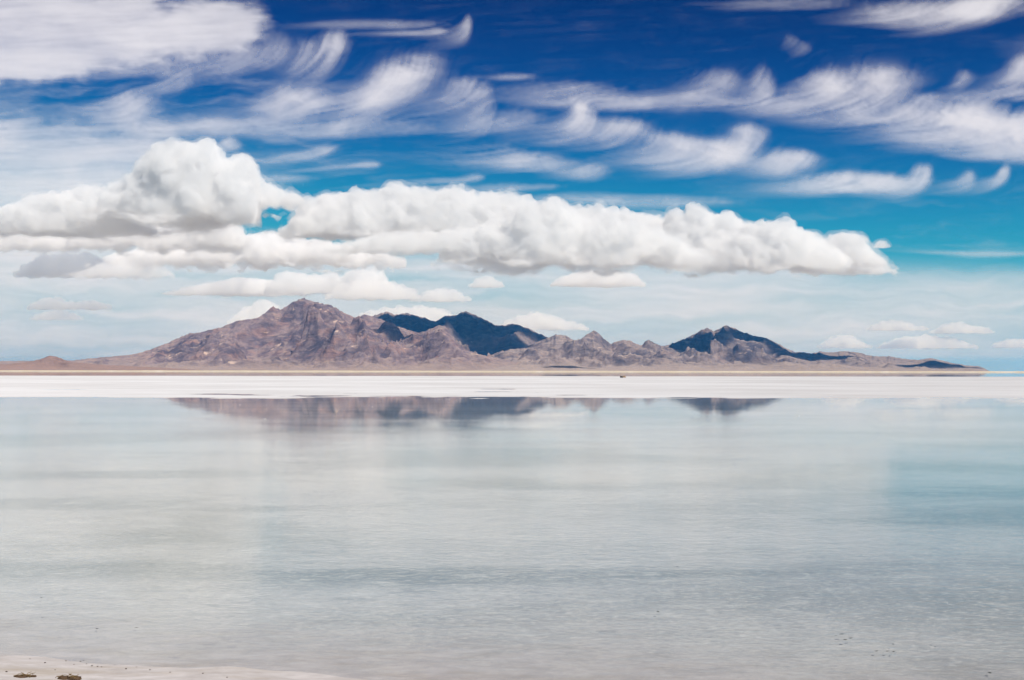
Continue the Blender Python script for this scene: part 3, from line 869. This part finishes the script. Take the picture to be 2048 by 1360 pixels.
# thin wisps over the cumulus
streaks(1080, 318, 80, 12, 170, 330, 18, 0.5, -0.02, 0.46, tilt=0.14, head=0.5)
streaks(1190, 335, 24, 8, 90, 220, 26, 0.8, 0.02, 0.42, head=0.4)
streaks(650, 298, 18, 5, 110, 220, 14, 0.5, 0.13, 0.50, tilt=-0.2, head=0.5)
streaks(745, 328, 12, 2, 50, 300, 8, 0.3, 0.07, 0.44, bl=1.8, head=0.0, wob=5)
streaks(955, 353, 14, 2, 60, 440, 8, 0.4, 0.07, 0.48, bl=1.8, head=0.0, wob=5)
streaks(1060, 372, 60, 4, 60, 330, 8, 0.3, 0.03, 0.36, bl=2.0, head=0.0, wob=6)
streaks(1330, 402, 120, 8, 150, 420, 10, 0.3, -0.03, 0.46, head=0.35)
streaks(460, 285, 14, 8, 60, 100, 20, 0.5, 0.02, 0.45, head=0.5)
streaks(560, 355, 50, 5, 70, 200, 10, 0.2, 0.03, 0.4, head=0.2)
streaks(2010, 508, 50, 2, 60, 260, 8, 0.3, -0.035, 0.46, bl=2.0, head=0.1, wob=5)
# the same kind of sky goes on to either side
for k_ in range(18):
    xs_ = rng_c.uniform(-900, -120) if k_ % 2 else rng_c.uniform(2250, 2950)
    streaks(xs_, rng_c.uniform(-40, 360), rng_c.uniform(25, 80), rng_c.uniform(8, 22), 200, rng_c.uniform(240, 420), rng_c.uniform(30, 75), 0.9, 0.02, rng_c.uniform(0.4, 0.8), head=0.7)
# faint overall gauze between the hooks, denser to the left
over(0.34 * smooth(-0.25, 0.7, gauze) * smooth(60, 200, GY) * (1 - smooth(300, 1000, GX)))
over(0.10 * smooth(0.0, 0.7, gauze) * smooth(260, 480, GY))
# fibres: noise smeared out along the fall streaks
fvx = blur(FVX, 9.0); fvy = blur(FVY, 9.0)
eps = 0.02 * np.percentile(np.hypot(fvx, fvy), 95)
fvx = fvx - eps; fvy = fvy + 0.05 * eps
fm = np.hypot(fvx, fvy) + 1e-9
fvx /= fm; fvy /= fm


def fibres(sigma, steps, seed):
    N_ = blur(np.random.RandomState(seed).randn(CH, CW), sigma)
    jj, ii = np.mgrid[0:CH, 0:CW].astype(np.float32)
    acc = N_.copy()
    for sg in (1.0, -1.0):
        x_, y_ = ii.copy(), jj.copy()
        for k_ in range(steps):
            a_ = np.clip(x_.astype(int), 0, CW - 1); b_ = np.clip(y_.astype(int), 0, CH - 1)
            x_ = x_ + sg * fvx[b_, a_]; y_ = y_ + sg * fvy[b_, a_]
            acc += N_[np.clip(y_.astype(int), 0, CH - 1), np.clip(x_.astype(int), 0, CW - 1)] * (1 - k_ / steps)
    return acc / acc.std()


T_ = 0.85 * fibres(1.2, 30, 5) + 0.55 * fibres(4.0, 40, 6)
T_ = blur(T_, 1.2); T_ /= T_.std()
D = np.clip(0.86 * D * (1 + 0.25 * np.clip(1 - 1.08 * D, 0.03, 1) * np.clip(0.8 + 1.2 * puff_big, 0.1, 1.5) * T_) - 0.012 * np.clip(-T_, 0, 3), 0, 0.93)
# low milky layers over the horizon
lay = fbm2((GX + 2 * cwx) / 420, (GY + 1.6 * cwy) / 34, 5, 91)
edge_y = 484 + 14 * np.sin(GX / 330.0) + 66 * smooth(1250, 1800, GX)
veil = smooth(-38, 48, GY - edge_y) * (0.68 + 0.44 * lay)
veil *= 1 - 0.22 * smooth(630, 720, GY)
veil *= 1 - 0.35 * smooth(1750, 2100, GX) * smooth(610, 680, GY)
veil *= 1 - 0.25 * (1 - smooth(50, 500, GX)) * smooth(600, 680, GY)
over(np.clip(veil, 0, 0.90))
D *= 1 - smooth(708, 727, GY)
rim = 260 * fbm2(GX / 200, GY / 90, 4, 97)
fade = smooth(CX0 + 40, CX0 + 620, GX + rim) * (1 - smooth(CX1 - 620, CX1 - 40, GX + rim)) * smooth(CY0, CY0 + 40, GY)
fade *= smooth(CX0, CX0 + 60, GX) * (1 - smooth(CX1 - 60, CX1, GX))
D *= fade

d_ = ray(GX, GY)
t_ = (CIRRUS_ALT - CAM_H) / d_[..., 2]
CP = d_ * t_[..., None]; CP[..., 2] = CIRRUS_ALT
m_cir, nt, out = new_mat('ice_crystal_veil')
t = NT(nt)
at = t.n('ShaderNodeAttribute', {'attribute_name': 'ice_cover'})
tl = t.n('ShaderNodeBsdfTranslucent', Color=(0.875, 0.87, 0.90, 1))
df = t.n('ShaderNodeBsdfDiffuse', Color=(0.875, 0.87, 0.90, 1))
body = t.n('ShaderNodeMixShader', _0=0.22, _1=tl.outputs[0], _2=df.outputs[0])
tr = t.n('ShaderNodeBsdfTransparent')
mx = t.n('ShaderNodeMixShader', _0=at.outputs['Fac'], _1=tr.outputs[0], _2=body.outputs[0])
nt.links.new(mx.outputs[0], out.inputs['Surface'])
cirrus = mesh_object('cirrus_cloud', CP.reshape(-1, 3) - np.array([0, 60000.0, CIRRUS_ALT]), grid_faces(CH, CW), m_cir)
cirrus.location = (0, 60000.0, CIRRUS_ALT)
at_ = cirrus.data.attributes.new('ice_cover', 'FLOAT', 'POINT')
at_.data.foreach_set('value', D.ravel().astype(np.float32))
tag(cirrus, 'thin white streaks and hooks of high ice cloud across blue sky', kind='structure')
# ------------------------------------------------------------------ small things on the flat
import bmesh


def lump(name, size, mat, seed, sub=2, rough=0.35, flat=0.0, parent=None):
    """an irregular lump: a faceted ball pushed about by noise"""
    bm = bmesh.new()
    bmesh.ops.create_icosphere(bm, subdivisions=sub, radius=1.0)
    V = np.array([v.co[:] for v in bm.verts])
    n = noise3(V[:, 0] * 1.3, V[:, 1] * 1.3, V[:, 2] * 1.3, seed) * rough * 2 + noise3(V[:, 0] * 3, V[:, 1] * 3, V[:, 2] * 3, seed + 2) * rough
    V = V * (1 + n)[:, None]
    V[:, 2] = np.maximum(V[:, 2], -0.35)
    V = V * np.array(size)
    for v, c in zip(bm.verts, V): v.co = c
    me = bpy.data.meshes.new(name); bm.to_mesh(me); bm.free()
    me.materials.append(mat)
    o = bpy.data.objects.new(name, me); col.objects.link(o)
    if parent: o.parent = parent
    return o


def plain_mat(name, c1, c2, scale, rough=0.9):
    m, nt, out = new_mat(name)
    t = NT(nt)
    tc = t.n('ShaderNodeTexCoord').outputs['Object']
    c = t.mix(t.noise(tc, scale, 5, 0.65), c1, c2)
    bs = t.n('ShaderNodeBsdfPrincipled', Base_Color=c, Roughness=rough)
    nt.links.new(bs.outputs[0], out.inputs['Surface'])
    return m


def ground_hit(px, py):
    p = on_ground(px, py, 0.0)
    for _ in range(4):
        p = on_ground(px, py, float(ground_z(np.array([p[0]]), np.array([p[1]]))[0]))
    return p


m_bld = plain_mat('tan_stone', (0.22, 0.15, 0.10), (0.42, 0.30, 0.20), 2.5)
m_bld_shade = plain_mat('boulder_shade_black', (0.012, 0.010, 0.010), (0.04, 0.032, 0.028), 2.5)  # near black colour stands in for shade on the boulder's left side
p = ground_hit(1248.5, 755.2)
o = lump('boulder', (0.52, 0.45, 0.52), m_bld, 5); o.location = (p[0], p[1], p[2] + 0.12)
tag(o, 'tan boulder lying alone on the far white salt', 'boulder')
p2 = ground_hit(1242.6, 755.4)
o = lump('boulder_shade', (0.46, 0.40, 0.44), m_bld_shade, 8); o.location = (p2[0], p2[1] - 0.4, p2[2] + 0.08); o.rotation_euler = (0, 0.35, 0.2)  # added lump, painted dark as the boulder's shaded left face
tag(o, 'black lump added as the shaded left side of the tan boulder', 'boulder_shade')

# dried plant litter on the near shore
m_soil = plain_mat('brown_soil', (0.045, 0.024, 0.012), (0.13, 0.075, 0.035), 40)
m_twig = plain_mat('dry_stems', (0.14, 0.085, 0.025), (0.26, 0.17, 0.06), 30)


def litter(px, py, w, seed, lab):
    p = ground_hit(px, py)
    rs = np.random.RandomState(seed)
    e = bpy.data.objects.new('plant_debris', None); e.location = p; e.empty_display_size = 0.05; col.objects.link(e)
    for k in range(4):
        s_ = w * (0.16 + 0.16 * rs.rand())
        o = lump('clod', (s_ * 1.3, s_ * 0.8, s_ * 0.42), m_soil, seed + k, 2, 0.5, parent=e)
        o.location = (w * (k / 3.0 - 0.5) * 0.8, w * 0.25 * (rs.rand() - 0.5), s_ * 0.05)
    for k in range(16):
        a = rs.rand() * 6.3; L = w * (0.25 + 0.4 * rs.rand()); r = 0.0012 + 0.0014 * rs.rand()
        st = np.array([w * (rs.rand() - 0.5) * 0.9, w * 0.35 * (rs.rand() - 0.5), 0.006 + 0.014 * rs.rand()])
        pts = [st + np.array([math.cos(a) * L * s + 0.1 * L * math.sin(3 * s + k), math.sin(a) * L * s * 0.6, 0.012 * math.sin(3.1 * s) * rs.rand()]) for s in np.linspace(-0.5, 0.5, 6)]
        V = []; Fc = []
        for i, q in enumerate(pts):
            for j in range(4):
                V.append(q + r * (1 - 0.1 * i) * np.array([-math.sin(a) * math.cos(j * 1.571), math.cos(a) * math.cos(j * 1.571), math.sin(j * 1.571)]))
            if i:
                for j in range(4):
                    b = (i - 1) * 4
                    Fc.append((b + j, b + (j + 1) % 4, b + 4 + (j + 1) % 4, b + 4 + j))
        mesh_object('stem', V, Fc, m_twig, e)
    return tag(e, lab, 'plant debris')


litter(50, 1353.5, 0.105, 41, 'brown scrap of dried plant litter beside a lone dark pebble on the shore')
litter(136, 1358, 0.115, 47, 'wider brown heap of dried plant litter at the edge of the shore')

m_peb = plain_mat('dark_pebble', (0.03, 0.022, 0.018), (0.10, 0.075, 0.06), 60)
m_mud = plain_mat('dark_mud', (0.018, 0.022, 0.022), (0.07, 0.075, 0.07), 30)
m_frag = plain_mat('white_salt', (0.78, 0.77, 0.76), (0.88, 0.87, 0.86), 20)
peb = [lump('pebble', (1, 0.8, 0.6), m_peb, 60 + k, 1) for k in range(3)]
for k, q in enumerate(((13, 1344), (140, 1350), (132, 1322), (148, 1329), (161, 1323), (167, 1321), (173, 1328), (184, 1332), (195, 1333), (203, 1334), (273, 1334),
                       (406, 1347), (454, 1355), (230, 1330), (252, 1338), (300, 1340), (60, 1318), (90, 1326), (340, 1345), (110, 1340))):
    o = peb[k] if k < 3 else peb[k % 3].copy()
    if k >= 3: col.objects.link(o)
    p = ground_hit(*q)
    s_ = 0.0042 + 0.0035 * ((k * 37) % 10) / 10 + (0.004 if k < 2 else 0)
    o.location = (p[0], p[1], p[2] + s_ * 0.2); o.scale = (s_,) * 3; o.rotation_euler = (0, 0, k * 1.3)
    lab = {0: 'dark pebble lying alone beside the smaller scrap of plant litter', 1: 'dark pebble lying just above the wider heap of plant litter'}.get(k, 'tiny dark pebble on the pale near shore away from the plant litter')
    tag(o, lab, 'pebble', 'pebbles on the near shore')
mud = [lump('mud_flake', (1.9, 1.0, 0.16), m_mud, 80 + k, 1) for k in range(3)]
for k, q in enumerate(((1672, 1271), (1683, 1268), (1702, 1276), (1690, 1279), (1753, 1302), (1775, 1302), (1787, 1303), (1786, 1288), (1862, 1290), (1870, 1293), (1840, 1266),
                       (1979, 1345), (1316, 1223), (1355, 1133), (83, 1195), (194, 1257), (273, 1255), (85, 1235), (1240, 1190), (1600, 1185), (1920, 1170))):
    o = mud[k] if k < 3 else mud[k % 3].copy()
    if k >= 3: col.objects.link(o)
    p = on_ground(q[0], q[1], 0.0)
    s_ = 0.005 + 0.006 * ((k * 29) % 10) / 10
    o.location = (p[0], p[1], 0.0); o.scale = (s_, s_, s_); o.rotation_euler = (0, 0, k * 0.15)
    tag(o, 'small dark flake of mud crust floating on the shallow pool', 'mud flake', 'mud flakes on the shallow pool')
frag = [lump('salt_fragment', (1.1, 0.8, 0.7), m_frag, 90 + k, 1) for k in range(2)]
for k, q in enumerate(((1598, 832), (530, 838), (1118, 848), (906, 878), (1690, 842), (1625, 810), (17, 950), (745, 814), (480, 810), (1895, 1206), (1658, 1236))):
    o = frag[k] if k < 2 else frag[k % 2].copy()
    if k >= 2: col.objects.link(o)
    p = on_ground(q[0], q[1], 0.0)
    s_ = (0.9 if k < 3 else 0.6) * p[1] / 1098.0
    o.location = (p[0], p[1], 0.0); o.scale = (s_, s_, s_ * 0.9); o.rotation_euler = (0, 0, k * 2.1)
    tag(o, 'small white salt fragment showing above the still pool', 'salt fragment', 'salt fragments in the pool')

# ------------------------------------------------------------------ haze
m_hz, nt, out = new_mat('haze_air')
v = nt.nodes.new('ShaderNodeVolumePrincipled')
v.inputs['Color'].default_value = (0.07, 0.40, 1.0, 1)
v.inputs['Density'].default_value = 2.2e-5
v.inputs['Absorption Color'].default_value = (0.7, 0.7, 0.7, 1)
v.inputs['Anisotropy'].default_value = 0.0
nt.links.new(v.outputs[0], out.inputs['Volume'])
m_hz.cycles.homogeneous_volume = True
hx, hy0, hy1, hz0, hz1 = 58000.0, -900.0, 70500.0, -1.6, 790.0
hv = [(x, y, z) for z in (hz0, hz1) for (x, y) in ((-hx, hy0), (hx, hy0), (hx, hy1), (-hx, hy1))]
hf = [(3, 2, 1, 0), (4, 5, 6, 7), (0, 1, 5, 4), (1, 2, 6, 5), (2, 3, 7, 6), (3, 0, 4, 7)]
haze = mesh_object('haze', hv, hf, m_hz, smooth_shade=False)
tag(haze, 'pale blue haze in the air over the flat', kind='stuff')
